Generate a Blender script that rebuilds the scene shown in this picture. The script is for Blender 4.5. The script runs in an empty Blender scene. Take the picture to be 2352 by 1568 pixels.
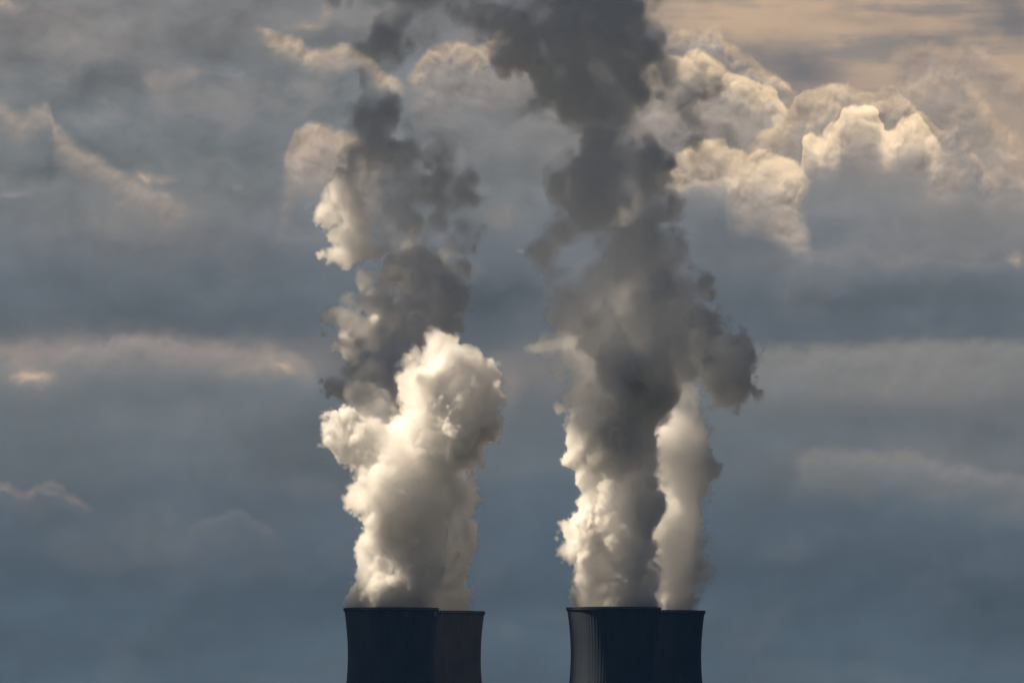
import bpy, bmesh, math, random
import numpy as np
from mathutils import Vector

# ---------------------------------------------------------------- scene, camera
sc = bpy.context.scene
col = sc.collection
PX = 0.3239 / 8000.0             # radians per unit of the 2352-wide view the survey was made in
EL0 = 0.04516                    # elevation of the optical axis
CAMZ = 2.0

cam_d = bpy.data.cameras.new('camera')
cam = bpy.data.objects.new('camera', cam_d)
col.objects.link(cam)
cam_d.sensor_width = 36.0
cam_d.lens = 18.0 / math.tan(1176 * PX)
cam_d.clip_start = 1.0
cam_d.clip_end = 200000.0
cam.location = (0, 0, CAMZ)
cam.rotation_euler = (math.pi / 2 + EL0, 0, 0)
sc.camera = cam

sc.view_settings.view_transform = 'Standard'
sc.view_settings.look = 'None'
sc.view_settings.gamma = 1
sc.view_settings.exposure = 0.5
sc.render.engine = 'CYCLES'
cy = sc.cycles
cy.use_denoising = True
cy.use_adaptive_sampling = True
cy.adaptive_threshold = 0.02
cy.max_bounces = 36
cy.volume_bounces = 32
cy.diffuse_bounces = 2
cy.transparent_max_bounces = 32
cy.adaptive_min_samples = 12
cy.volume_step_rate = 2.0
cy.volume_max_steps = 512
cy.use_light_tree = True


def lin(*c):
    """sRGB 0-255 to linear."""
    return tuple(((v / 255 + 0.055) / 1.055) ** 2.4 if v > 10 else v / 255 / 12.92 for v in c)


# ---------------------------------------------------------------- sun
SUN_EL = math.radians(46.0)
SUN_AZ = math.radians(-75.0)      # from the +Y view direction, negative is left
sun_dir = Vector((math.sin(SUN_AZ) * math.cos(SUN_EL), math.cos(SUN_AZ) * math.cos(SUN_EL), math.sin(SUN_EL)))
sd = bpy.data.lights.new('sun', 'SUN')
sd.energy = 5.0
sd.color = (1.0, 0.81, 0.58)
sd.angle = math.radians(0.5)
sun = bpy.data.objects.new('sun', sd)
col.objects.link(sun)
sun.rotation_euler = (-sun_dir).to_track_quat('-Z', 'Y').to_euler()
sun.location = (-3000, 5000, 3000)

# ---------------------------------------------------------------- world
world = bpy.data.worlds.new('World')
sc.world = world
world.use_nodes = True
world.cycles.sampling_method = 'NONE'   # the deck is even: escaping paths are enough
WT = world.node_tree
WT.nodes.clear()
A_, LK = WT.nodes.new, WT.links.new


class F:
    """A scalar or vector in the sky's node tree; arithmetic adds nodes."""
    def __init__(s, k): s.k = k
    def __add__(s, o): return op('ADD', s, o)
    __radd__ = __add__
    def __sub__(s, o): return op('SUBTRACT', s, o)
    def __rsub__(s, o): return op('SUBTRACT', o, s)
    def __mul__(s, o): return op('MULTIPLY', s, o)
    __rmul__ = __mul__
    def __truediv__(s, o): return op('DIVIDE', s, o)


def feed(sock, v):
    if isinstance(v, F):
        LK(v.k, sock)
    else:
        sock.default_value = v


def op(name, *a):
    n = A_('ShaderNodeMath'); n.operation = name
    for s, v in zip(n.inputs, a):
        feed(s, v)
    return F(n.outputs[0])


def vec(x, y, z=0.0):
    n = A_('ShaderNodeCombineXYZ')
    for s, v in zip(n.inputs, (x, y, z)):
        feed(s, v)
    return F(n.outputs[0])


def step(a, b, x):
    n = A_('ShaderNodeMapRange'); n.interpolation_type = 'SMOOTHSTEP'
    feed(n.inputs[0], x)
    feed(n.inputs[1], a); feed(n.inputs[2], b)
    return F(n.outputs[0])


def mix(a, b, f):
    n = A_('ShaderNodeMix'); n.data_type = 'RGBA'
    feed(n.inputs[0], f)
    for s, v in ((n.inputs[6], a), (n.inputs[7], b)):
        feed(s, v if isinstance(v, F) else (*lin(*v), 1))
    return F(n.outputs[2])


def scale(c, f):
    n = A_('ShaderNodeVectorMath'); n.operation = 'SCALE'
    feed(n.inputs[0], c); feed(n.inputs['Scale'], f)
    return F(n.outputs[0])


def noise(p, sc_, detail, rough=0.5, warp=0.0, color=False):
    n = A_('ShaderNodeTexNoise'); n.noise_dimensions = '2D' if not color else '3D'
    feed(n.inputs['Vector'], p)
    n.inputs['Scale'].default_value = sc_; n.inputs['Detail'].default_value = detail
    n.inputs['Roughness'].default_value = rough; n.inputs['Distortion'].default_value = warp
    return F(n.outputs[1 if color else 0])


def vm0(p, o):
    n = A_('ShaderNodeVectorMath'); feed(n.inputs[0], p); n.inputs[1].default_value = o
    return F(n.outputs[0])


def curve(x, pts):
    """Piecewise curve y(x) through surveyed points (x ascending)."""
    x0, x1 = pts[0][0], pts[-1][0]
    y0, y1 = min(p[1] for p in pts), max(p[1] for p in pts) + 1e-3
    n = A_('ShaderNodeFloatCurve')
    c = n.mapping.curves[0]
    P = [((a - x0) / (x1 - x0), (b - y0) / (y1 - y0)) for a, b in pts]
    c.points[0].location = P[0]; c.points[1].location = P[-1]
    for q in P[1:-1]:
        c.points.new(*q)
    for q in c.points:
        q.handle_type = 'AUTO_CLAMPED'
    n.mapping.update()
    feed(n.inputs['Value'], op('DIVIDE', op('SUBTRACT', x, x0), x1 - x0))
    return F(n.outputs[0]) * (y1 - y0) + y0


# bearing and height of the view ray, in the survey's units (PX radians each)
tcn = A_('ShaderNodeTexCoord')
sx = A_('ShaderNodeSeparateXYZ'); LK(tcn.outputs['Generated'], sx.inputs[0])
dx, dy, dz = (F(o) for o in sx.outputs)
u = op('ARCTAN2', dx, dy) / PX + 1176.0
v = 784.0 - (op('ARCSINE', dz) - EL0) / PX
P0 = vec(u / 100.0, v / 100.0)

wn = A_('ShaderNodeSeparateXYZ'); LK(noise(P0, 0.9, 5, 0.55, 0, True).k, wn.inputs[0])
wx, wy = F(wn.outputs[0]) - 0.5, F(wn.outputs[1]) - 0.5          # slow swirl, about -0.25..0.25
uw, vw = u + wx * 90.0, v + wy * 70.0
PW = vec(uw / 100.0, vw / 100.0)
fine = noise(PW, 1.5, 5, 0.5)
mid = noise(PW, 1.05, 3, 0.45)
mid_up = noise(vec(uw / 100.0 - 0.06, vw / 100.0 - 0.16), 1.05, 3, 0.45)
relief = mid - mid_up                                             # sides of the billows that face up and left


def voro(P):
    vo = A_('ShaderNodeTexVoronoi'); vo.feature = 'SMOOTH_F1'; vo.voronoi_dimensions = '2D'
    vo.inputs['Scale'].default_value = 2.5; vo.inputs['Detail'].default_value = 2.0; vo.inputs['Roughness'].default_value = 0.5
    vo.inputs['Smoothness'].default_value = 0.4; vo.normalize = True
    LK(P.k, vo.inputs['Vector'])
    return F(vo.outputs['Distance'])


PV = vec((uw + (fine - 0.5) * 26.0) / 100.0, (vw + (mid - 0.5) * 30.0) / 100.0)
puff = voro(PV)                                                   # 0 in the middle of a puff
lump = voro(vm0(PV, (-0.035, -0.10, 0))) - puff                   # each puff brighter on its upper left
band = noise(vec(u / 900.0 + 3.1, v / 190.0), 1.0, 4, 0.5)
soft = noise(vec(u / 420.0 + 7.7, v / 260.0 + 2.0), 1.0, 3, 0.5)


def vm(name, *a):
    n = A_('ShaderNodeVectorMath'); n.operation = name
    for s_, q in zip(n.inputs, a):
        feed(s_, q)
    return F(n.outputs['Value' if name in ('DOT_PRODUCT', 'LENGTH') else 0])


PB = vec(uw, vw)


def blobs(lst, P=None):
    """Sum of soft elliptical spots (centre, radii, weight)."""
    tot = 0.0
    for (cx, cy, rx, ry, a) in lst:
        q = vm('MULTIPLY_ADD', PB, (1 / rx, 1 / ry, 0), (-cx / rx, -cy / ry, 0))
        tot = op('MULTIPLY_ADD', op('POWER', 0.3679, vm('DOT_PRODUCT', q, q)), a, tot)
    return tot


# the grey-blue cloud deck: darker and lighter belts with height
ramp = A_('ShaderNodeValToRGB')
ramp.color_ramp.interpolation = 'EASE'
stops = [(0, (125, 127, 128)), (220, (121, 125, 127)), (430, (121, 126, 128)), (560, (116, 121, 126)), (700, (104, 112, 118)), (765, (98, 106, 113)),
         (830, (114, 117, 118)), (930, (108, 114, 118)), (1060, (105, 112, 117)), (1180, (91, 102, 111)), (1340, (83, 96, 107)), (1568, (86, 100, 111))]
el_ = ramp.color_ramp.elements
while len(el_) < len(stops):
    el_.new(0.5)
for e, (y, c) in zip(el_, stops):
    e.position = y / 1568.0; e.color = (*lin(*c), 1)
feed(ramp.inputs[0], (v + (band - 0.5) * 190.0 + (soft - 0.5) * 120.0) / 1568.0)
sky = F(ramp.outputs[0])
sky = scale(sky, 0.515 + band * 0.34 + soft * 0.36 + mid * 0.15)
dark = blobs([(420, 730, 480, 50, .10), (1130, 680, 180, 60, .22), (2000, 690, 320, 45, .15), (70, 395, 130, 28, .3), (560, 600, 160, 70, .15), (1850, 190, 70, 40, .2),
              (1750, 420, 60, 40, .05), (1180, 640, 120, 90, .1), (480, 110, 90, 90, .10)])
sky = scale(sky, 1.0 - dark)

# broad soft brightening of the belts, warm
warm = blobs([(735, 375, 75, 62, .9), (330, 805, 360, 42, .85), (600, 845, 150, 30, .4), (60, 860, 80, 50, .4), (2100, 860, 380, 60, .55), (2050, 590, 300, 22, .3), (1180, 850, 130, 60, .35), (2100, 1060, 260, 50, .25), (150, 60, 220, 90, .5),
              (420, 1230, 260, 90, .12), (350, 480, 300, 90, .25), (1300, 250, 200, 200, .4), (620, 60, 260, 70, .25), (2250, 450, 260, 120, .2)])
sky = mix(sky, (158, 147, 139), warm * (0.35 + fine * 0.9))


def over(sky, pts, lit, body, rim, fade0, fade1, amp=14.0, edge=9.0, u0=None, u1=None, a=1.0, rough=22.0, rel=1.1, low=None):
    """A cloud bank under a surveyed top edge: bright along the edge, greyer below, lost in the deck further down."""
    h = curve(u + wx * 36.0, pts)
    d = (v - h) + (0.36 - puff) * amp * 2.0 + (fine - 0.5) * rough + (mid - 0.5) * 26.0 + wy * 20.0
    al = step(-edge * 0.5, edge, d) * (1.0 - step(fade0, fade1, (d if low is None else d + low) + (mid - 0.5) * 70.0))
    x0, x1 = pts[0][0] if u0 is None else u0, pts[-1][0] if u1 is None else u1
    al = al * step(x0 - 20.0, x0 + 30.0, uw) * (1.0 - step(x1 - 30.0, x1 + 20.0, uw)) * a
    c = mix(lit, body, step(-6.0, rim * 1.25, d - (relief * 82.0 + lump * 46.0) * rel))
    c = scale(c, 1.0 + relief * rel * 1.4 + lump * 0.5 * rel)
    return mix(sky, c, al)


big = noise(vec(uw / 230.0 + 11.0, vw / 150.0 + 5.0), 1.0, 5, 0.52)
big_up = noise(vec(uw / 230.0 + 10.9, vw / 150.0 + 4.72), 1.0, 5, 0.52)
hi = 1.0 - step(200.0, 820.0, v)
sky = mix(sky, (146, 140, 136), step(0.48, 0.72, big) * (0.07 + hi * 0.45))
sky = scale(sky, 1.0 - (1.0 - step(0.3, 0.52, big)) * (0.03 + hi * 0.09) + (big - big_up) * (0.07 + hi * 0.4))
# high warm sheet, upper right
hs = step(1380.0, 1620.0, uw) * (1.0 - step(70.0, 330.0, vw + (band - 0.5) * 160.0 - (u - 1900.0) * 0.10))
sheet = mix((150, 140, 131), (202, 174, 146), step(0.34, 0.62, noise(vec(u / 520.0, v / 75.0 + 4.0), 1.0, 4, 0.5) + (fine - 0.5) * 0.2))
sky = mix(sky, (154, 144, 136), blobs([(1640, 260, 240, 150, .8), (1950, 240, 260, 130, .9), (2200, 280, 260, 160, 1.0), (2330, 330, 120, 140, .6), (1300, 130, 220, 110, .6)]) * (0.6 + mid * 0.8))
sky = mix(sky, sheet, hs * 0.92)
sky = mix(sky, (186, 164, 143), blobs([(2335, 290, 110, 110, .7), (2240, 190, 120, 70, .5), (2300, 370, 90, 50, .35)]) * (0.3 + mid * 1.2))
sky = mix(sky, (114, 113, 116), blobs([(2330, 40, 60, 70, .8), (2120, 95, 95, 34, .45), (2000, 40, 150, 18, .35), (1760, 130, 100, 40, .55), (1860, 175, 90, 48, .8), (2180, 270, 70, 60, .3), (2260, 300, 60, 60, .25)]))
sky = over(sky, [(2170, 250), (2230, 235), (2290, 300), (2352, 375)], (194, 170, 147), (152, 144, 137), 60, 30, 170, 10, edge=22, a=.8, rel=.7)
# cumulus banks, far to near
sky = over(sky, [(1990, 240), (2050, 205), (2076, 170), (2115, 165), (2146, 145), (2175, 160), (2205, 137), (2225, 170), (2260, 230), (2352, 330)], (198, 173, 148), (160, 148, 136), 80, 60, 220, edge=24, rel=.7)
sky = over(sky, [(2140, 420), (2180, 380), (2230, 372), (2270, 400), (2310, 380), (2360, 420)], (186, 166, 147), (140, 137, 134), 60, 20, 130, 12, edge=24, u1=2500, a=.75, rel=.6)
sky = over(sky, [(2040, 130), (2080, 100), (2130, 92), (2180, 112), (2230, 96), (2290, 140), (2360, 190)], (190, 166, 144), (148, 138, 131), 60, 40, 160, 12, edge=26, u1=2500, a=.75, rel=.6)
sky = over(sky, [(1530, 90), (1550, 62), (1640, 62), (1670, 98), (1740, 138), (1810, 190)], (206, 180, 152), (150, 143, 138), 50, 60, 160, 10, edge=16, u1=1830, a=.9)
sky = over(sky, [(1450, 190), (1500, 150), (1562, 122), (1605, 120), (1637, 137), (1691, 165), (1739, 188), (1778, 208), (1800, 236), (1830, 262)], (230, 203, 168), (166, 155, 144), 75, 70, 210, 10)
sky = over(sky, [(1715, 345), (1731, 313), (1762, 292), (1790, 286), (1817, 243), (1833, 223), (1891, 200), (1946, 192), (1966, 204), (2001, 212), (2040, 200), (2075, 230), (2130, 270), (2200, 330)], (202, 179, 152), (160, 149, 138), 80, 70, 190, 12)
sky = over(sky, [(1850, 300), (1866, 250), (1882, 232), (1905, 227), (1926, 238), (1945, 270)], (206, 182, 154), (166, 154, 142), 50, 30, 110, 8, edge=10)
sky = over(sky, [(2115, 330), (2140, 322), (2170, 296), (2192, 288), (2212, 318), (2250, 365), (2300, 420)], (176, 158, 142), (140, 137, 135), 60, 20, 110, 10, edge=12, a=.85)
sky = over(sky, [(1832, 425), (1841, 353), (1856, 302), (1866, 298), (1885, 306), (1900, 298), (1930, 282), (1936, 262), (1950, 250), (1989, 244), (2014, 256), (2024, 276), (2042, 298), (2060, 290), (2070, 276), (2103, 267), (2127, 286), (2146, 313), (2175, 345), (2210, 380)],
           (252, 223, 186), (146, 142, 137), 110, 36, 150, 12, edge=7, rough=16, u1=2160)
sky = over(sky, [(1490, 350), (1540, 360), (1605, 331), (1660, 321), (1676, 345), (1715, 353), (1746, 341), (1793, 357), (1832, 376), (1860, 410), (1900, 500)], (226, 200, 168), (172, 159, 146), 100, 80, 190, 12,
           low=(u - 1680.0) * -0.42, u1=1850)
# left and middle
sky = over(sky, [(655, 350), (668, 322), (690, 300), (725, 288), (768, 292), (840, 330)], (196, 174, 152), (160, 148, 138), 90, 110, 190, 9, edge=18, u1=870, a=.8)
sky = over(sky, [(950, 160), (1000, 112), (1050, 95), (1100, 102), (1150, 76), (1200, 60)], (200, 177, 152), (150, 142, 136), 60, 90, 190, 10, edge=14, u1=1260, a=.85)
sky = over(sky, [(-80, 805), (0, 800), (40, 796), (202, 786), (295, 774), (343, 778), (384, 790), (465, 782), (505, 794), (606, 808), (630, 798), (687, 818), (730, 850)], (160, 147, 140), (128, 129, 129), 50, 30, 120, 7, edge=26, rough=30, a=.75, rel=.3)
sky = over(sky, [(1700, 800), (1780, 788), (1852, 792), (1981, 787), (2152, 779), (2360, 783)], (140, 137, 133), (127, 128, 127), 60, 50, 190, 6, edge=26, u1=2700, a=.7, rel=.3)
sky = over(sky, [(1790, 612), (1900, 598), (1981, 594), (2088, 594), (2250, 600), (2360, 596)], (138, 135, 132), (124, 127, 129), 20, 6, 60, 5, edge=20, u1=2700, a=.6, rel=.3)
sky = over(sky, [(1820, 1040), (1874, 1026), (1960, 1034), (2066, 1031), (2174, 1065), (2360, 1091)], (140, 136, 130), (122, 123, 122), 50, 30, 150, 6, edge=24, u1=2700, a=.65, rel=.3)
sky = over(sky, [(-80, 1120), (10, 1112), (60, 1128), (120, 1114), (160, 1130), (200, 1160)], (162, 144, 134), (108, 113, 117), 24, 10, 80, 7, edge=18, a=.5, rel=.4)
sky = over(sky, [(430, 1215), (500, 1178), (545, 1166), (580, 1180), (640, 1225)], (116, 116, 120), (100, 106, 113), 30, 10, 80, 7, edge=20, a=.55, rel=.4)
sky = over(sky, [(-60, 240), (0, 236), (20, 250), (45, 258), (75, 240), (95, 232), (115, 245), (128, 285), (165, 320), (220, 360), (260, 395), (330, 430), (420, 450)], (166, 153, 141), (130, 129, 128), 80, 20, 130, 9, edge=26, a=.85, rel=.6)
sky = over(sky, [(610, 60), (631, 74), (658, 82), (690, 98), (725, 118), (752, 114), (780, 102), (823, 121), (870, 150), (930, 190)], (196, 174, 150), (148, 141, 134), 60, 10, 100, 8, edge=14, a=.9)
wis = blobs([(660, 845, 40, 20, .6), (620, 805, 24, 20, .4), (75, 870, 50, 24, .5), (45, 815, 24, 26, .5), (380, 178, 80, 26, .55), (350, 195, 40, 22, .3), (440, 165, 34, 14, .45), (325, 420, 30, 18, .9), (375, 405, 34, 14, .8), (640, 828, 60, 26, .5), (560, 845, 70, 22, .45), (60, 850, 34, 40, .45), (90, 865, 40, 22, .4),
             (120, 1125, 30, 9, .4), (8, 1122, 26, 12, .4), (1180, 905, 36, 66, .45), (1150, 495, 55, 32, .55), (1080, 430, 50, 26, .4), (1188, 574, 13, 5, .6), (25, 440, 40, 10, .6), (490, 365, 70, 22, .35),
             (5, 12, 60, 26, .7), (775, 145, 44, 24, .9), (745, 30, 24, 40, .7), (695, 62, 50, 14, .7), (1165, 180, 24, 50, .7), (1500, 130, 50, 70, .75), (1535, 365, 30, 16, 1.0), (1545, 385, 26, 8, .8), (2345, 600, 22, 22, .8), (545, 425, 14, 14, .5), (1880, 830, 50, 40, .25)])
sky = mix(sky, (150, 141, 134), step(0.05, 0.8, wis * (0.4 + mid * 1.2)) * 0.55)
wm = step(0.15, 1.15, wis * (0.1 + fine * 1.5 + lump * 0.8))
sky = mix(sky, scale(mix((156, 145, 136), (212, 184, 157), step(0.5, 1.25, wis + relief * 1.2)), 1.0 + relief * 0.9), wm * 0.7)

# away from the surveyed strip the deck goes on, duller overhead and behind
out = step(2600.0, 9000.0, op('ABSOLUTE', u - 1176.0))
up = step(0.10, 0.45, dz)
nis = A_('ShaderNodeTexSky'); nis.sky_type = 'NISHITA'; nis.sun_disc = False
nis.sun_elevation = SUN_EL; nis.sun_rotation = SUN_AZ
deck = scale(mix((60, 70, 92), (97, 102, 118), step(0.35, 0.7, noise(vec(dx * 3.0, dy * 3.0), 1.3, 5, 0.55))), 0.42)
deck = mix(deck, scale(F(nis.outputs[0]), 0.06), 0.15)
sky = mix(sky, deck, op('MAXIMUM', out, up))
sky = mix(sky, (40, 46, 40), step(0.0, -0.03, dz))

wo = A_('ShaderNodeOutputWorld')
bg = A_('ShaderNodeBackground'); bg.inputs[1].default_value = 0.5 ** sc.view_settings.exposure
LK(sky.k, bg.inputs[0])
LK(bg.outputs[0], wo.inputs[0])


# ---------------------------------------------------------------- helpers
def tag(o, label=None, cat=None, group=None, kind=None):
    for k, v in (('label', label), ('category', cat), ('group', group), ('kind', kind)):
        if v:
            o[k] = v
    return o


def link(name, me, mat, parent=None):
    o = bpy.data.objects.new(name, me)
    col.objects.link(o)
    if mat:
        me.materials.append(mat)
    if parent:
        o.parent = parent
    return o


def new_mat(name):
    m = bpy.data.materials.new(name)
    m.use_nodes = True
    m.node_tree.nodes.clear()
    return m, m.node_tree.nodes, m.node_tree.links


# ---------------------------------------------------------------- materials
def concrete(name, base, rough=0.9):
    m, N, L = new_mat(name)
    out = N.new('ShaderNodeOutputMaterial')
    b = N.new('ShaderNodeBsdfPrincipled')
    b.inputs['Roughness'].default_value = rough
    b.inputs['Specular IOR Level'].default_value = 0.2
    tc = N.new('ShaderNodeTexCoord')
    mp = N.new('ShaderNodeMapping')
    mp.inputs['Scale'].default_value = (0.35, 0.35, 0.012)     # rain streaks run down the shell
    n1 = N.new('ShaderNodeTexNoise')
    n1.inputs['Scale'].default_value = 1.0
    n1.inputs['Detail'].default_value = 6
    n2 = N.new('ShaderNodeTexNoise')
    n2.inputs['Scale'].default_value = 0.05
    n2.inputs['Detail'].default_value = 5
    add = N.new('ShaderNodeMath'); add.operation = 'ADD'
    mr = N.new('ShaderNodeMapRange')
    mr.inputs[1].default_value = 0.7; mr.inputs[2].default_value = 1.3
    mr.inputs[3].default_value = 0.78; mr.inputs[4].default_value = 1.2
    mix = N.new('ShaderNodeVectorMath'); mix.operation = 'SCALE'
    mix.inputs[0].default_value = base
    L.new(tc.outputs['Object'], mp.inputs[0]); L.new(mp.outputs[0], n1.inputs[0])
    L.new(tc.outputs['Object'], n2.inputs[0])
    L.new(n1.outputs[0], add.inputs[0]); L.new(n2.outputs[0], add.inputs[1])
    L.new(add.outputs[0], mr.inputs[0]); L.new(mr.outputs[0], mix.inputs['Scale'])
    L.new(mix.outputs[0], b.inputs['Base Color']); L.new(b.outputs[0], out.inputs[0])
    return m


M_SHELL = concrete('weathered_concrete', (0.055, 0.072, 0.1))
M_SHELL_WARM = concrete('brownish_concrete', (0.105, 0.1, 0.11))
M_RIM = concrete('rim_concrete', (0.05, 0.042, 0.05))
M_PANEL = concrete('parapet_concrete', (0.3, 0.31, 0.33))
M_STEEL = concrete('grey_steel', (0.12, 0.12, 0.13), 0.5)


def ground_mat():
    m, N, L = new_mat('farmland')
    out = N.new('ShaderNodeOutputMaterial')
    b = N.new('ShaderNodeBsdfPrincipled')
    b.inputs['Roughness'].default_value = 1.0
    tc = N.new('ShaderNodeTexCoord')
    v = N.new('ShaderNodeTexVoronoi'); v.inputs['Scale'].default_value = 0.004
    n = N.new('ShaderNodeTexNoise'); n.inputs['Scale'].default_value = 0.03; n.inputs['Detail'].default_value = 6
    r = N.new('ShaderNodeValToRGB')
    r.color_ramp.elements[0].color = (0.02, 0.024, 0.016, 1)
    r.color_ramp.elements[1].color = (0.042, 0.044, 0.03, 1)
    mx = N.new('ShaderNodeMix'); mx.data_type = 'FLOAT'; mx.inputs[0].default_value = 0.4
    L.new(tc.outputs['Object'], v.inputs[0]); L.new(tc.outputs['Object'], n.inputs[0])
    sep = N.new('ShaderNodeSeparateColor'); L.new(v.outputs['Color'], sep.inputs[0])
    L.new(sep.outputs[0], mx.inputs[2]); L.new(n.outputs[0], mx.inputs[3])
    L.new(mx.outputs[0], r.inputs[0]); L.new(r.outputs[0], b.inputs['Base Color']); L.new(b.outputs[0], out.inputs[0])
    return m


bm = bmesh.new()
NR_, NS_ = 24, 96
rings = [[bm.verts.new((math.cos(2 * math.pi * k / NS_) * r, math.sin(2 * math.pi * k / NS_) * r, 0)) for k in range(NS_)]
         for r in [60000 * ((i + 1) / NR_) ** 2 for i in range(NR_)]]
bm.faces.new(rings[0])
for a, b in zip(rings, rings[1:]):
    for k in range(NS_):
        bm.faces.new((a[k], b[k], b[(k + 1) % NS_], a[(k + 1) % NS_]))
me = bpy.data.meshes.new('ground'); bm.to_mesh(me); bm.free()
tag(link('ground', me, ground_mat()), kind='structure')

# ---------------------------------------------------------------- cooling towers
H_T, Z_THROAT, R_THROAT, C_HYP = 165.0, 130.0, 32.2, 82.0
N_RIB = 88


def hyp(z):
    return R_THROAT * math.sqrt(1 + ((z - Z_THROAT) / C_HYP) ** 2)


def shell_mesh():
    bm = bmesh.new()
    per = 6                                           # samples per rib bay: narrow raised meridional rib
    prof = [0.07, 0.07, 0.0, 0.0, 0.0, 0.0]
    n = N_RIB * per
    zs = [9 + (H_T - 2.0 - 9) * i / 60 for i in range(61)]
    outer = [[bm.verts.new(((hyp(z) + prof[k % per]) * math.cos(2 * math.pi * k / n), (hyp(z) + prof[k % per]) * math.sin(2 * math.pi * k / n), z))
              for k in range(n)] for z in zs]
    m = N_RIB * 2
    inner = [[bm.verts.new(((hyp(z) - 0.45) * math.cos(2 * math.pi * k / m), (hyp(z) - 0.45) * math.sin(2 * math.pi * k / m), z))
              for k in range(m)] for z in zs[::4]]
    for a, b in zip(outer, outer[1:]):
        for k in range(n):
            bm.faces.new((a[k], a[(k + 1) % n], b[(k + 1) % n], b[k]))
    for a, b in zip(inner, inner[1:]):
        for k in range(m):
            bm.faces.new((a[k], b[k], b[(k + 1) % m], a[(k + 1) % m]))
    me = bpy.data.meshes.new('shell'); bm.to_mesh(me); bm.free()
    return me


def add_box(bm, c, ax, ay, az, s):
    vs = []
    for i in (-1, 1):
        for j in (-1, 1):
            for k in (-1, 1):
                vs.append(bm.verts.new(Vector(c) + ax * (i * s[0] / 2) + ay * (j * s[1] / 2) + az * (k * s[2] / 2)))
    for f in ((0, 1, 3, 2), (4, 6, 7, 5), (0, 4, 5, 1), (2, 3, 7, 6), (0, 2, 6, 4), (1, 5, 7, 3)):
        bm.faces.new([vs[i] for i in f])


def ring(bm, prof, n):
    """Closed profile [(r, z)...] turned about the axis."""
    R = [[bm.verts.new((r * math.cos(2 * math.pi * k / n), r * math.sin(2 * math.pi * k / n), z)) for k in range(n)] for r, z in prof]
    for a, b in zip(R, R[1:] + R[:1]):
        for k in range(n):
            bm.faces.new((a[k], a[(k + 1) % n], b[(k + 1) % n], b[k]))


def rim_mesh():
    """Walkway cornice round the top: dark brackets with pale parapet bays between them, one connected ring."""
    bm = bmesh.new()
    r = hyp(H_T)
    n = N_RIB * 4
    prof_b = [(-0.5, -2.0), (0.1, -2.5), (0.55, -2.0), (0.55, -1.75), (0.52, -1.74), (0.52, -0.5), (0.6, -0.48), (0.6, 0.0), (-0.5, 0.0)]
    prof_p = [(-0.5, -2.0), (0.1, -2.5), (0.55, -2.0), (0.55, -1.75), (0.1, -1.74), (0.1, -0.5), (0.6, -0.48), (0.6, 0.0), (-0.5, 0.0)]
    rings_ = []
    for k in range(n):
        for q, prof in ((-1, prof_b if (k - 1) % 4 < 2 else prof_p), (1, prof_b if k % 4 < 2 else prof_p)):
            if q == -1 and ((k - 1) % 4 < 2) == (k % 4 < 2):
                continue
            a = 2 * math.pi * (k + (0.0 if q == 1 else -0.02)) / n
            rings_.append((k if q == 1 else k - 1, [bm.verts.new(((r + p) * math.cos(a), (r + p) * math.sin(a), H_T + z)) for p, z in prof]))
    m = len(prof_b)
    for i, (k, A) in enumerate(rings_):
        B_ = rings_[(i + 1) % len(rings_)][1]
        for j in range(m):
            f = bm.faces.new((A[j], B_[j], B_[(j + 1) % m], A[(j + 1) % m]))
            if k % 4 >= 2 and j == 4:
                f.material_index = 1
    bmesh.ops.recalc_face_normals(bm, faces=bm.faces)
    me = bpy.data.meshes.new('rim_walkway'); bm.to_mesh(me); bm.free()
    return me


def columns_mesh():
    """Slanting supports of the air inlet: one zigzag ring."""
    bm = bmesh.new()
    n = 88
    sec = []
    for k in range(n):
        a = 2 * math.pi * k / n
        z = 9.3 if k % 2 == 0 else -3.0
        ro = hyp(max(z, 0)) - 0.2
        ca, sa = math.cos(a), math.sin(a)
        t = 1.0
        sec.append([bm.verts.new(((ro + i * 0.4) * ca - j * t * 0.5 * sa, (ro + i * 0.4) * sa + j * t * 0.5 * ca, z)) for i, j in ((-1, -1), (1, -1), (1, 1), (-1, 1))])
    for A, B_ in zip(sec, sec[1:] + sec[:1]):
        for j in range(4):
            bm.faces.new((A[j], A[(j + 1) % 4], B_[(j + 1) % 4], B_[j]))
    me = bpy.data.meshes.new('support_columns'); bm.to_mesh(me); bm.free()
    return me


def rod_mesh():
    bm = bmesh.new()
    for (w, h, z) in ((0.30, 1.2, 0.6), (0.14, 2.2, 2.0)):
        add_box(bm, (0, 0, z), Vector((1, 0, 0)), Vector((0, 1, 0)), Vector((0, 0, 1)), (w, w, h))
    me = bpy.data.meshes.new('lightning_rod'); bm.to_mesh(me); bm.free()
    return me


def at(px, py, Y):
    """The world point at distance Y whose bearing and height match a surveyed direction."""
    el = EL0 + math.atan((784 - py) * PX)
    t = Y * (px - 1176) * PX / math.cos(EL0)
    return Vector((t, Y, CAMZ + Y * math.tan(el)))


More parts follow.
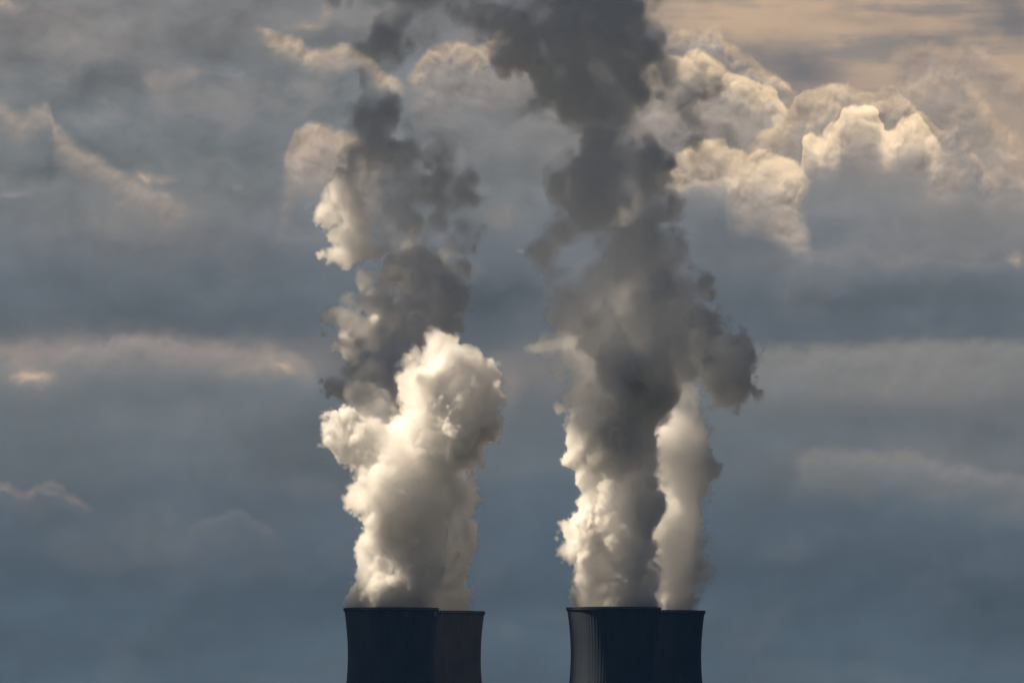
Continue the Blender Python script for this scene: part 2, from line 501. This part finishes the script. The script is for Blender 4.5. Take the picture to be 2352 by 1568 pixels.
TOWERS = [
    (898.5, 8000, 'front cooling tower of the left pair, dark blue-grey concrete under the brightest steam'),
    (1006.5, 8130, 'brownish streaked cooling tower half hidden behind the front one of the left pair'),
    (1409.5, 8050, 'front cooling tower of the right pair, dark blue, thin rod on its rim'),
    (1513.0, 8175, 'rearmost narrow visible cooling tower half hidden behind the front one of the right pair'),
]
shell, shell_warm, rim, cols = shell_mesh(), shell_mesh(), rim_mesh(), columns_mesh()
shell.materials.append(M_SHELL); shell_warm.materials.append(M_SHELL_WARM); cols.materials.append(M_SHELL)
rim.materials.append(M_RIM); rim.materials.append(M_PANEL)
for i, (px, Y, lab) in enumerate(TOWERS):
    root = bpy.data.objects.new('cooling_tower', None)
    col.objects.link(root)
    root.location = (at(px, 1394, Y).x, Y, at(px, (1394, 1401.7, 1392.7, 1400.3)[i], Y - 35).z - H_T)
    root.rotation_euler[2] = (0.013, 0.047, 0.03, 0.0)[i]
    tag(root, lab, 'cooling tower', 'cooling towers of the power station')
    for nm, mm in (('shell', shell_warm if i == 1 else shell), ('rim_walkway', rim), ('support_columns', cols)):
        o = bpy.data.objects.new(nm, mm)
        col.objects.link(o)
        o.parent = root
    if i == 2:
        ro = link('lightning_rod', rod_mesh(), M_STEEL, root)
        a = math.radians(-90 - 6.5)
        ro.location = (hyp(H_T) * math.cos(a), hyp(H_T) * math.sin(a), H_T)

# ---------------------------------------------------------------- steam plumes
VOX = 1.0


def bspline(n, n_lat, step_):
    """n fine samples of a cubic B-spline on a lattice with the given spacing in samples."""
    x = np.arange(n) / step_
    i0 = np.floor(x).astype(int)
    f = x - i0
    W = np.zeros((n, n_lat), np.float32)
    r = np.arange(n)
    W[r, i0] = (1 - f) ** 3 / 6
    W[r, i0 + 1] = (3 * f ** 3 - 6 * f ** 2 + 4) / 6
    W[r, i0 + 2] = (-3 * f ** 3 + 3 * f ** 2 + 3 * f + 1) / 6
    W[r, i0 + 3] = f ** 3 / 6
    return W


def noise3(shape, wl, rng, vox, stretch=(1, 1, 1)):
    Ws, lat = [], []
    for n, q in zip(shape, stretch):
        st = max(wl * q / vox / 2.0, 1.0)
        nl = int(n / st) + 5
        Ws.append(bspline(n, nl, st)); lat.append(nl)
    g = rng.standard_normal(lat).astype(np.float32)
    g = np.tensordot(Ws[0], g, (1, 0))
    g = np.matmul(Ws[1][None], g)
    g = np.matmul(g, Ws[2].T)
    return g / (g.std() + 1e-6)


def upsample(c, shape, factor):
    """Trilinear upsample of a coarse array."""
    for ax in range(3):
        n = shape[ax]
        x = np.arange(n) / factor
        i = np.minimum(np.floor(x).astype(int), c.shape[ax] - 2)
        f = (x - i).astype(np.float32)
        sh = [1, 1, 1]; sh[ax] = n
        f = f.reshape(sh)
        c = np.take(c, i, ax) * (1 - f) + np.take(c, i + 1, ax) * f
    return c


def warp(c, factor, shape, wx_, wy_, wz_):
    """Samples a coarse array at finer grid positions displaced by (wx, wy, wz) fine voxels."""
    X = (np.arange(shape[0], dtype=np.float32)[:, None, None] + wx_) / factor
    Y = (np.arange(shape[1], dtype=np.float32)[None, :, None] + wy_) / factor
    Z = (np.arange(shape[2], dtype=np.float32)[None, None, :] + wz_) / factor
    for a, n in ((X, c.shape[0]), (Y, c.shape[1]), (Z, c.shape[2])):
        np.clip(a, 0, n - 1.001, out=a)
    i, j, k = X.astype(np.int32), Y.astype(np.int32), Z.astype(np.int32)
    X -= i; Y -= j; Z -= k
    s1, s0 = c.shape[2], c.shape[1] * c.shape[2]
    base = i * s0 + j * s1 + k
    f = c.ravel()
    r = (f[base] * (1 - Z) + f[base + 1] * Z) * (1 - Y) + (f[base + s1] * (1 - Z) + f[base + s1 + 1] * Z) * Y
    base += s0
    q = (f[base] * (1 - Z) + f[base + 1] * Z) * (1 - Y) + (f[base + s1] * (1 - Z) + f[base + s1 + 1] * Z) * Y
    return r * (1 - X) + q * X


def gn_volume(name, n, lo, hi, mat, mesh_at=None):
    """Geometry nodes that pour the object's own point attribute into a density grid (or its outline at a threshold)."""
    g = bpy.data.node_groups.new(name, 'GeometryNodeTree')
    g.interface.new_socket('Geometry', in_out='INPUT', socket_type='NodeSocketGeometry')
    g.interface.new_socket('Geometry', in_out='OUTPUT', socket_type='NodeSocketGeometry')
    A, L = g.nodes.new, g.links.new
    gi, go, vc = A('NodeGroupInput'), A('NodeGroupOutput'), A('GeometryNodeVolumeCube')
    si, na, ps = A('GeometryNodeSampleIndex'), A('GeometryNodeInputNamedAttribute'), A('GeometryNodeInputPosition')
    na.inputs[0].default_value = 'rho'
    sub = A('ShaderNodeVectorMath'); sub.operation = 'SUBTRACT'; sub.inputs[1].default_value = lo
    mul = A('ShaderNodeVectorMath'); mul.operation = 'MULTIPLY_ADD'
    mul.inputs[1].default_value = [(n[a] - 1) / (hi[a] - lo[a]) for a in range(3)]
    mul.inputs[2].default_value = (0.5, 0.5, 0.5)
    flo = A('ShaderNodeVectorMath'); flo.operation = 'FLOOR'
    sx_ = A('ShaderNodeSeparateXYZ')
    L(ps.outputs[0], sub.inputs[0]); L(sub.outputs[0], mul.inputs[0]); L(mul.outputs[0], flo.inputs[0])
    L(flo.outputs[0], sx_.inputs[0])

    def imath(o, a, b):
        m = A('FunctionNodeIntegerMath'); m.operation = o
        for q, v_ in ((m.inputs[0], a), (m.inputs[1], b)):
            if isinstance(v_, int):
                q.default_value = v_
            else:
                L(v_, q)
        return m.outputs[0]

    idx = imath('ADD', imath('MULTIPLY', sx_.outputs[0], n[1] * n[2]), imath('ADD', imath('MULTIPLY', sx_.outputs[1], n[2]), sx_.outputs[2]))
    L(gi.outputs[0], si.inputs[0]); L(na.outputs[0], si.inputs['Value']); L(idx, si.inputs['Index'])
    L(si.outputs[0], vc.inputs['Density'])
    vc.inputs['Min'].default_value = lo; vc.inputs['Max'].default_value = hi
    for k, a in zip('XYZ', n):
        vc.inputs['Resolution ' + k].default_value = a
    if mesh_at is not None:
        vm_ = A('GeometryNodeVolumeToMesh')
        vm_.inputs['Threshold'].default_value = mesh_at
        L(vc.outputs[0], vm_.inputs[0]); L(vm_.outputs[0], go.inputs[0])
    else:
        sm = A('GeometryNodeSetMaterial'); sm.inputs['Material'].default_value = mat
        L(vc.outputs[0], sm.inputs[0]); L(sm.outputs[0], go.inputs[0])
    return g


def grid_points(name, rho):
    me = bpy.data.meshes.new(name)
    me.vertices.add(rho.size)
    me.attributes.new('rho', 'FLOAT', 'POINT').data.foreach_set('value', np.ascontiguousarray(rho, np.float32).ravel())
    return me


def outline(name, rho, lo, hi, level):
    """A closed mesh round everything denser than level."""
    tmp = bpy.data.objects.new(name, grid_points(name, rho))
    col.objects.link(tmp)
    md = tmp.modifiers.new('outline', 'NODES')
    md.node_group = gn_volume('outline', list(rho.shape), lo, hi, None, level)
    me = bpy.data.meshes.new_from_object(tmp.evaluated_get(bpy.context.evaluated_depsgraph_get()))
    old = tmp.data
    g = md.node_group
    bpy.data.objects.remove(tmp); bpy.data.meshes.remove(old); bpy.data.node_groups.remove(g)
    me.name = name
    return me


def steam_mat():
    m, N, L = new_mat('steam')
    out = N.new('ShaderNodeOutputMaterial')
    v_ = N.new('ShaderNodeVolumePrincipled')
    v_.inputs['Color'].default_value = (0.994, 0.994, 0.994, 1)
    v_.inputs['Density'].default_value = STEAM_DENSITY
    v_.inputs['Anisotropy'].default_value = STEAM_G
    L.new(v_.outputs[0], out.inputs['Volume'])
    return m


def veil_mat():
    """A nearly clear skin added round the steam to give it a mesh outline."""
    m, N, L = new_mat('outline_skin')
    out = N.new('ShaderNodeOutputMaterial')
    mx = N.new('ShaderNodeMixShader'); mx.inputs[0].default_value = 0.012
    t = N.new('ShaderNodeBsdfTransparent'); d = N.new('ShaderNodeBsdfDiffuse')
    d.inputs[0].default_value = (0.85, 0.85, 0.85, 1)
    L.new(t.outputs[0], mx.inputs[1]); L.new(d.outputs[0], mx.inputs[2]); L.new(mx.outputs[0], out.inputs['Surface'])
    return m


STEAM_DENSITY, STEAM_G = 0.23, 0.45
M_STEAM = steam_mat()
M_VEIL = veil_mat()


def plume(label, Y0, rows, spots, seed, depth=58.0, drift=0.0, name='steam_plume', cat='steam plume', group='steam plumes rising from the cooling towers'):
    """rows: (py, x left, x right, density, softness m); spots: (px, py, radius, depth m, density, softness m)."""
    rng = np.random.default_rng(seed)

    def away(py):
        """The wind carries the upper part away from us."""
        return Y0 + drift * min(max((1150 - py) / 550.0, 0.0), 1.0)

    xs = [r[1] for r in rows] + [r[2] for r in rows] + [b[0] - b[2] for b in spots] + [b[0] + b[2] for b in spots]
    ys = [r[0] for r in rows] + [b[1] - b[2] for b in spots] + [b[1] + b[2] for b in spots]
    pad = 64
    Yf = Y0 + drift
    lo = np.array([min(at(min(xs) - pad, 0, y).x for y in (Y0, Yf)), Y0 - depth - 12, at(0, max(ys), Y0).z])
    hi = np.array([max(at(max(xs) + pad, 0, y).x for y in (Y0, Yf)), Yf + depth + 12, at(0, min(ys) - pad, Yf).z])
    n = [int(math.ceil((hi[a] - lo[a]) / VOX / 4)) * 4 + 1 for a in range(3)]
    hi = lo + (np.array(n) - 1) * VOX
    n2 = [(q - 1) // 2 + 1 for q in n]
    nc = [(q - 1) // 4 + 1 for q in n]
    gx = (lo[0] + np.arange(nc[0]) * VOX * 4)[:, None, None]
    gy = (lo[1] + np.arange(nc[1]) * VOX * 4)[None, :, None]
    gz = (lo[2] + np.arange(nc[2]) * VOX * 4)[None, None, :]
    K = 5.0
    acc, den, sof = np.zeros(nc), np.zeros(nc), np.zeros(nc)
    parts, base = [], Vector((at(spots[0][0], 0, Y0).x, Y0, float(lo[2])))
    if rows:
        Yr = np.array([away(r[0]) for r in rows])
        rz = np.array([at(0, r[0], y).z for r, y in zip(rows, Yr)]); o = np.argsort(rz)
        R = np.array(rows, float)[o]; rz = rz[o]; Yr = Yr[o]
        Sr = PX * Yr / math.cos(EL0)
        zz = gz.ravel()
        xl = np.interp(zz, rz, (R[:, 1] - 1176) * Sr); xr = np.interp(zz, rz, (R[:, 2] - 1176) * Sr)
        c = (xl + xr) / 2
        a = np.maximum((xr - xl) / 2, 1.0)
        b = np.minimum(a * 0.95 + 3, depth - 8)
        y0 = np.interp(zz, rz, Yr) + np.interp(zz, np.linspace(rz[0], rz[-1], 9), np.concatenate([[0, 0], rng.uniform(-9, 9, 7)]))
        sdf = (np.sqrt(((gx - c) / a) ** 2 + ((gy - y0) / b) ** 2) - 1) * np.minimum(a, b)
        parts = [(np.maximum(sdf, np.maximum(rz[0] - gz, gz - rz[-1])), np.interp(zz, rz, R[:, 3]), np.interp(zz, rz, R[:, 4]))]
        base = Vector((float(c[0]), Y0, H_T - 9))
    for (bx, by, br, bd, bdn, bso) in spots:
        yb = away(by)
        p = at(bx, by, yb)
        parts.append((np.sqrt((gx - p.x) ** 2 + (gy - yb - bd) ** 2 + (gz - p.z) ** 2) - br * PX * yb, bdn, bso))
    for sdf, dn, so in parts:
        w = np.exp(np.clip(-sdf / K, -40, 40))
        acc += w; den += w * dn; sof += w * so
    sdf = (-K * np.log(acc + 1e-30)).astype(np.float32)
    den = (den / (acc + 1e-30)).astype(np.float32); sof = (sof / (acc + 1e-30)).astype(np.float32)
    # turbulence at 2 m: swirl the shape, then raise cauliflower lumps on it
    soft2 = upsample(sof, n2, 2)
    big = np.clip(soft2 / 4.5, 0.6, 3.2)
    zf2 = np.clip((np.arange(n2[2]) * VOX * 2 + lo[2] - (H_T - 2)) / 25.0, 0.0, 1.0).astype(np.float32)[None, None, :]
    w = [(noise3(n2, 60, rng, 2) * 4.5 + noise3(n2, 26, rng, 2) * 2.8 + noise3(n2, 12, rng, 2) * 1.1) * big * zf2 / 2.0 for _ in range(3)]
    d = warp(sdf, 2, n2, *w)
    dn2 = warp(den, 2, n2, *w)
    for wl, amp in ((40, 4.0), (20, 4.4), (10, 2.8)):
        d -= (np.abs(noise3(n2, wl, rng, 2)) - 0.75) * (amp * (0.35 + 0.65 * zf2)) * np.clip(big, 1.0, 1.6)
    inner = noise3(n2, 30, rng, 2, (1, 1, 1.6)) * 0.55 + noise3(n2, 13, rng, 2, (1, 1, 1.3)) * 0.4
    thinness = np.clip((soft2 - 4.0) / 5.0, 0, 1)
    dn2 *= np.exp(np.clip(inner * (INNER * (1.0 + 0.5 * thinness)), -1.6 + 0.5 * thinness, 1.5 - 0.5 * thinness))
    # finer tufts at the full resolution
    d = upsample(d, n, 2)
    zf = np.clip((np.arange(n[2]) * VOX + lo[2] - (H_T - 2)) / 25.0, 0.0, 1.0).astype(np.float32)[None, None, :]
    for wl, amp in ((5.5, 2.0), (3, 1.25)):
        d -= (np.abs(noise3(n, wl, rng, 1)) - 0.75) * (amp * (0.35 + 0.65 * zf))
    rho = np.clip(-d / upsample(soft2, n, 2), 0, 1) * upsample(dn2, n, 2)
    # shreds that drifted off on their own have already evaporated
    m4 = [(q - 1) // 4 for q in n]
    near = (rho[:-1, :-1, :-1] > 0.01).astype(np.float32).reshape(m4[0], 4, m4[1], 4, m4[2], 4).mean((1, 3, 5))
    for ax in range(3):
        pd = np.pad(near, [(3, 3) if q == ax else (0, 0) for q in range(3)])
        near = sum(np.take(pd, np.arange(near.shape[ax]) + q, ax) for q in range(7)) / 7
    near = np.pad(near, [(0, 1)] * 3, mode='edge')
    rho *= upsample(np.clip((near - 0.10) / 0.12, 0, 1).astype(np.float32), n, 4)
    rho[rho < 0.01] = 0
    # it starts inside the tower's mouth, just under the rim
    rho[:, :, np.arange(n[2]) * VOX + lo[2] < H_T - 9] = 0
    rho[0] = rho[-1] = 0; rho[:, 0] = rho[:, -1] = 0; rho[:, :, -1] = 0
    lo_, hi_ = Vector(lo) - base, Vector(hi) - base
    thin = rho[:-1, :-1, :-1].reshape(m4[0], 4, m4[1], 4, m4[2], 4).mean((1, 3, 5))
    thin[0] = thin[-1] = 0; thin[:, 0] = thin[:, -1] = 0; thin[:, :, 0] = thin[:, :, -1] = 0
    off = Vector((1.5, 1.5, 1.5)) * VOX
    hull = outline(name, thin, lo_ + off, lo_ + off + Vector([(q - 1) * 4 * VOX for q in m4]), 0.05)
    for p in hull.polygons:
        p.use_smooth = True
    root = link(name, hull, None)
    hull.materials.clear(); hull.materials.append(M_VEIL)
    root.location = base
    tag(root, label, cat, group)
    vap = link('vapour', grid_points('vapour', rho), M_STEAM, root)
    md = vap.modifiers.new('vapour', 'NODES')
    md.node_group = gn_volume('vapour', n, lo_, hi_, M_STEAM)
    return root


INNER = 1.2


def shade_cloud(spots):
    """An unseen cloud added towards the sun, shaped to shade the upper steam and towers. Spots: what it shades (px, py, radius, Y)."""
    T = 2200.0
    P = [(at(x, y, Y) + sun_dir * T, r * PX * Y) for x, y, r, Y in spots]
    lo = np.array([min(p[k] - r for p, r in P) - 24 for k in range(3)]); hi = np.array([max(p[k] + r for p, r in P) + 24 for k in range(3)])
    n = [int((hi[k] - lo[k]) / 8) + 1 for k in range(3)]
    g = [(lo[k] + np.arange(n[k]) * 8.0).reshape([-1 if q == k else 1 for q in range(3)]) for k in range(3)]
    acc = np.zeros(n)
    for p, r in P:
        acc += np.exp(np.clip((r - np.sqrt((g[0] - p.x) ** 2 + (g[1] - p.y) ** 2 + (g[2] - p.z) ** 2)) / 8.0, -30, 30))
    rng = np.random.default_rng(5)
    f = np.log(acc + 1e-20).astype(np.float32) * 8 + noise3(n, 90, rng, 8) * 9 + noise3(n, 40, rng, 8) * 6
    f[0] = f[-1] = -20; f[:, 0] = f[:, -1] = -20; f[:, :, 0] = f[:, :, -1] = -20
    me = outline('sun_blocking_cloud', np.clip(f + 20, 0, 60), tuple(map(float, lo)), tuple(map(float, lo + (np.array(n) - 1) * 8.0)), 20.0)
    m, N, L = new_mat('sun_blocker_vapour')
    out = N.new('ShaderNodeOutputMaterial'); v_ = N.new('ShaderNodeVolumeScatter')
    v_.inputs['Color'].default_value = (0.95, 0.95, 0.96, 1); v_.inputs['Density'].default_value = 0.09; v_.inputs['Anisotropy'].default_value = 0.5
    L.new(v_.outputs[0], out.inputs['Volume'])
    o = link('sun_blocking_cloud', me, None)
    me.materials.clear(); me.materials.append(m)
    tag(o, kind='structure')


shade_cloud([(900, 311, 150, Y) for Y in (8285, 8325, 8365)] + [(900, 60, 200, 8300), (900, 60, 200, 8360), (1000, -150, 220, 8330)]
            + [(925, 705, 62, 8286), (985, 690, 60, 8286), (850, 855, 60, 8222), (890, 955, 42, 8180)]
            + [(1480, 720, 190, 8020), (1290, 770, 90, 8020), (1300, 680, 100, 8020), (1430, 500, 130, 8035), (1430, 480, 130, 8000), (1235, 765, 85, 8050), (1250, 690, 95, 8050), (1640, 810, 150, 8020), (1735, 860, 90, 8025), (1700, 840, 110, 8050), (1400, 600, 200, 8020), (1450, 400, 200, 8020), (1400, 200, 240, 8020), (1350, 0, 260, 8020), (1060, 0, 240, 8020),
               (1600, 260, 170, 8175), (1640, 400, 120, 8175), (1540, 120, 120, 8175)]
            + [(px + q, 1668, 110, Y + w) for px, Y, _l in TOWERS for q in (-95, 0, 95) for w in (2,)])

B = 1.0
plume("bright cream steam from the left pair's front tower, bulging right at its top", 8000, [
    (1415, 802, 995, B, 1.7), (1394, 798, 996, B, 1.7), (1340, 806, 1000, B, 2), (1300, 810, 1010, B, 2.5), (1250, 826, 1020, B, 2.5), (1200, 824, 1040, B, 2.5),
    (1150, 812, 1056, B, 2.5), (1100, 818, 1052, B, 2.5), (1060, 835, 1060, B, 2.5), (1020, 860, 1085, B, 2.5), (980, 895, 1110, B, 2.5),
    (940, 925, 1120, B, 2.5), (900, 935, 1120, B, 2.5), (860, 945, 1095, B, 2.5), (820, 965, 1070, B, 2.4), (780, 985, 1048, 0.8, 4), (750, 1000, 1035, 0.6, 5)],
    [(1112, 962, 50, -4, B, 2.5), (1088, 905, 46, -8, B, 2.5), (1095, 1030, 42, -4, B, 2.8), (800, 1005, 52, 6, B, 2.5), (845, 1045, 46, 4, B, 2.5), (772, 975, 30, 8, B, 2.5), (960, 900, 34, -8, B, 2), (1040, 830, 32, 3, B, 2.5)], 17)
plume('grey steam rising highest over the left pair, from its half hidden rear tower', 8130, [
    (1415, 915, 1085, B, 2), (1390, 910, 1083, B, 2), (1340, 900, 1080, B, 2), (1300, 900, 1080, B, 2.5), (1250, 900, 1085, B, 2.5), (1200, 890, 1086, B, 2.5),
    (1150, 880, 1078, B, 2.5), (1100, 850, 1060, B, 2.5), (1060, 830, 1040, B, 2.5), (1020, 810, 1000, B, 2.5), (980, 795, 980, B, 2.4), (940, 785, 960, .8, 4),
    (900, 785, 960, 0.9, 5), (860, 787, 970, 0.8, 6), (820, 782, 1000, 0.6, 7), (780, 786, 1053, .6, 9), (740, 811, 1070, .6, 9), (700, 846, 1083, .6, 9),
    (650, 854, 1086, .6, 9), (600, 846, 1078, .6, 9), (550, 855, 1058, 0.32, 12), (500, 848, 1044, 0.32, 13), (450, 833, 1054, 0.32, 13), (400, 823, 1059, 0.32, 13),
    (350, 823, 1034, 0.28, 11), (300, 823, 1014, 0.28, 11), (250, 838, 999, 0.22, 12), (200, 858, 974, 0.25, 13), (150, 868, 969, 0.2, 13), (100, 858, 974, 0.16, 13),
    (50, 848, 1014, 0.14, 14), (0, 838, 1050, 0.15, 14), (-60, 838, 1100, 0.16, 14)],
    [(795, 595, 42, -14, 0.8, 4), (812, 540, 50, -16, 0.9, 4), (835, 470, 46, -14, 0.8, 5), (875, 560, 60, -14, 0.36, 7), (910, 590, 50, -22, 0.3, 7),
     (1030, 265, 46, 0, 0.105, 13), (1070, 300, 30, 0, 0.09, 13), (745, 350, 50, 0, 0.036, 15), (700, 400, 40, 0, 0.029, 15)], 22, drift=230.0)
plume("tall steam with charcoal upper half and arm reaching right, over the right pair's front tower", 8050, [
    (1415, 1314, 1505, B, 1.7), (1390, 1310, 1508, B, 1.7), (1340, 1313, 1508, B, 2), (1300, 1316, 1510, B, 2.5), (1250, 1314, 1515, B, 2.5), (1200, 1325, 1515, B, 2.5),
    (1150, 1350, 1515, B, 2.5), (1100, 1355, 1515, B, 2.5), (1060, 1322, 1515, B, 2.5), (1020, 1314, 1515, B, 2.5), (980, 1312, 1500, B, 2.6), (940, 1324, 1520, B, 5),
    (900, 1328, 1555, 0.9, 6), (860, 1330, 1600, 0.7, 6), (820, 1306, 1630, 0.36, 7), (780, 1272, 1658, 0.203, 9), (740, 1260, 1658, 0.182, 9), (700, 1270, 1622, 0.16, 10),
    (650, 1282, 1584, 0.16, 10), (600, 1280, 1560, 0.15, 10), (550, 1262, 1535, 0.16, 10), (500, 1258, 1535, 0.18, 10), (450, 1270, 1542, 0.22, 10), (400, 1290, 1526, 0.27, 11),
    (350, 1297, 1520, 0.312, 11), (300, 1262, 1513, 0.256, 12), (250, 1227, 1508, 0.227, 12), (200, 1202, 1508, 0.256, 12), (150, 1187, 1498, 0.285, 12), (100, 1177, 1486, 0.285, 12),
    (50, 1157, 1473, 0.256, 12), (0, 1082, 1466, 0.175, 13), (-60, 992, 1478, 0.243, 12)],
    [(1595, 755, 74, 0, 0.5, 8), (1650, 795, 66, 0, 0.8, 5), (1696, 828, 58, 0, 0.9, 4), (1706, 858, 52, 0, 0.9, 4), (1686, 890, 46, 0, 0.9, 4), (1230, 275, 44, 0, 0.15, 13),
     (1125, -10, 54, 0, 0.15, 15), (1010, 0, 60, 0, 0.12, 16), (910, 10, 56, 0, 0.105, 16), (960, 70, 40, 0, 0.06, 17)], 33)
plume("pale short steam column from the right pair's rear tower, under the reaching arm", 8175, [
    (1415, 1430, 1602, .62, 2.3), (1390, 1430, 1604, .62, 2.3), (1300, 1440, 1606, .62, 2.3), (1250, 1440, 1612, .62, 2.3), (1200, 1440, 1616, .62, 2.3), (1150, 1450, 1630, .62, 2.3),
    (1100, 1460, 1634, .62, 2.3), (1040, 1460, 1632, .62, 2.3), (1000, 1460, 1632, .62, 2.3), (960, 1470, 1612, .5, 4), (920, 1480, 1590, 0.9, 5), (880, 1490, 1545, 0.7, 6), (850, 1500, 1530, 0.5, 6)],
    [(1540, 1030, 50, 0, .62, 2.3)], 44)
plume('dark torn wisps of steam drifting right of the charcoal column, before the bright clouds', 8175, [],
    [(1548, 105, 44, 0, .16, 13), (1540, 165, 50, 0, .14, 13), (1560, 225, 54, 0, .14, 13), (1610, 245, 50, 0, .18, 12), (1655, 275, 42, 0, .24, 10), (1510, 270, 50, 0, .12, 14),
     (1630, 355, 44, 0, .14, 12), (1672, 395, 36, 0, .16, 11), (1522, 430, 48, 0, .16, 13), (1530, 485, 36, 0, .14, 12)], 45, 40.0, 0.0, 'steam_wisp', 'steam wisp', None)

# ---------------------------------------------------------------- the air between
HAZE = 0.42e-5


def haze_box():
    bm = bmesh.new()
    lo, hi = Vector((-2500, -60, -1)), Vector((2500, 9200, 720))
    add_box(bm, (lo + hi) / 2, Vector((1, 0, 0)), Vector((0, 1, 0)), Vector((0, 0, 1)), hi - lo)
    bmesh.ops.recalc_face_normals(bm, faces=bm.faces)
    me = bpy.data.meshes.new('haze'); bm.to_mesh(me); bm.free()
    m, N, L = new_mat('haze')
    out = N.new('ShaderNodeOutputMaterial')
    v_ = N.new('ShaderNodeVolumePrincipled')
    v_.inputs['Color'].default_value = (0.10, 0.36, 1.0, 1)
    v_.inputs['Density'].default_value = HAZE
    v_.inputs['Anisotropy'].default_value = 0.0
    L.new(v_.outputs[0], out.inputs['Volume'])
    tag(link('haze', me, m), kind='stuff')


haze_box()
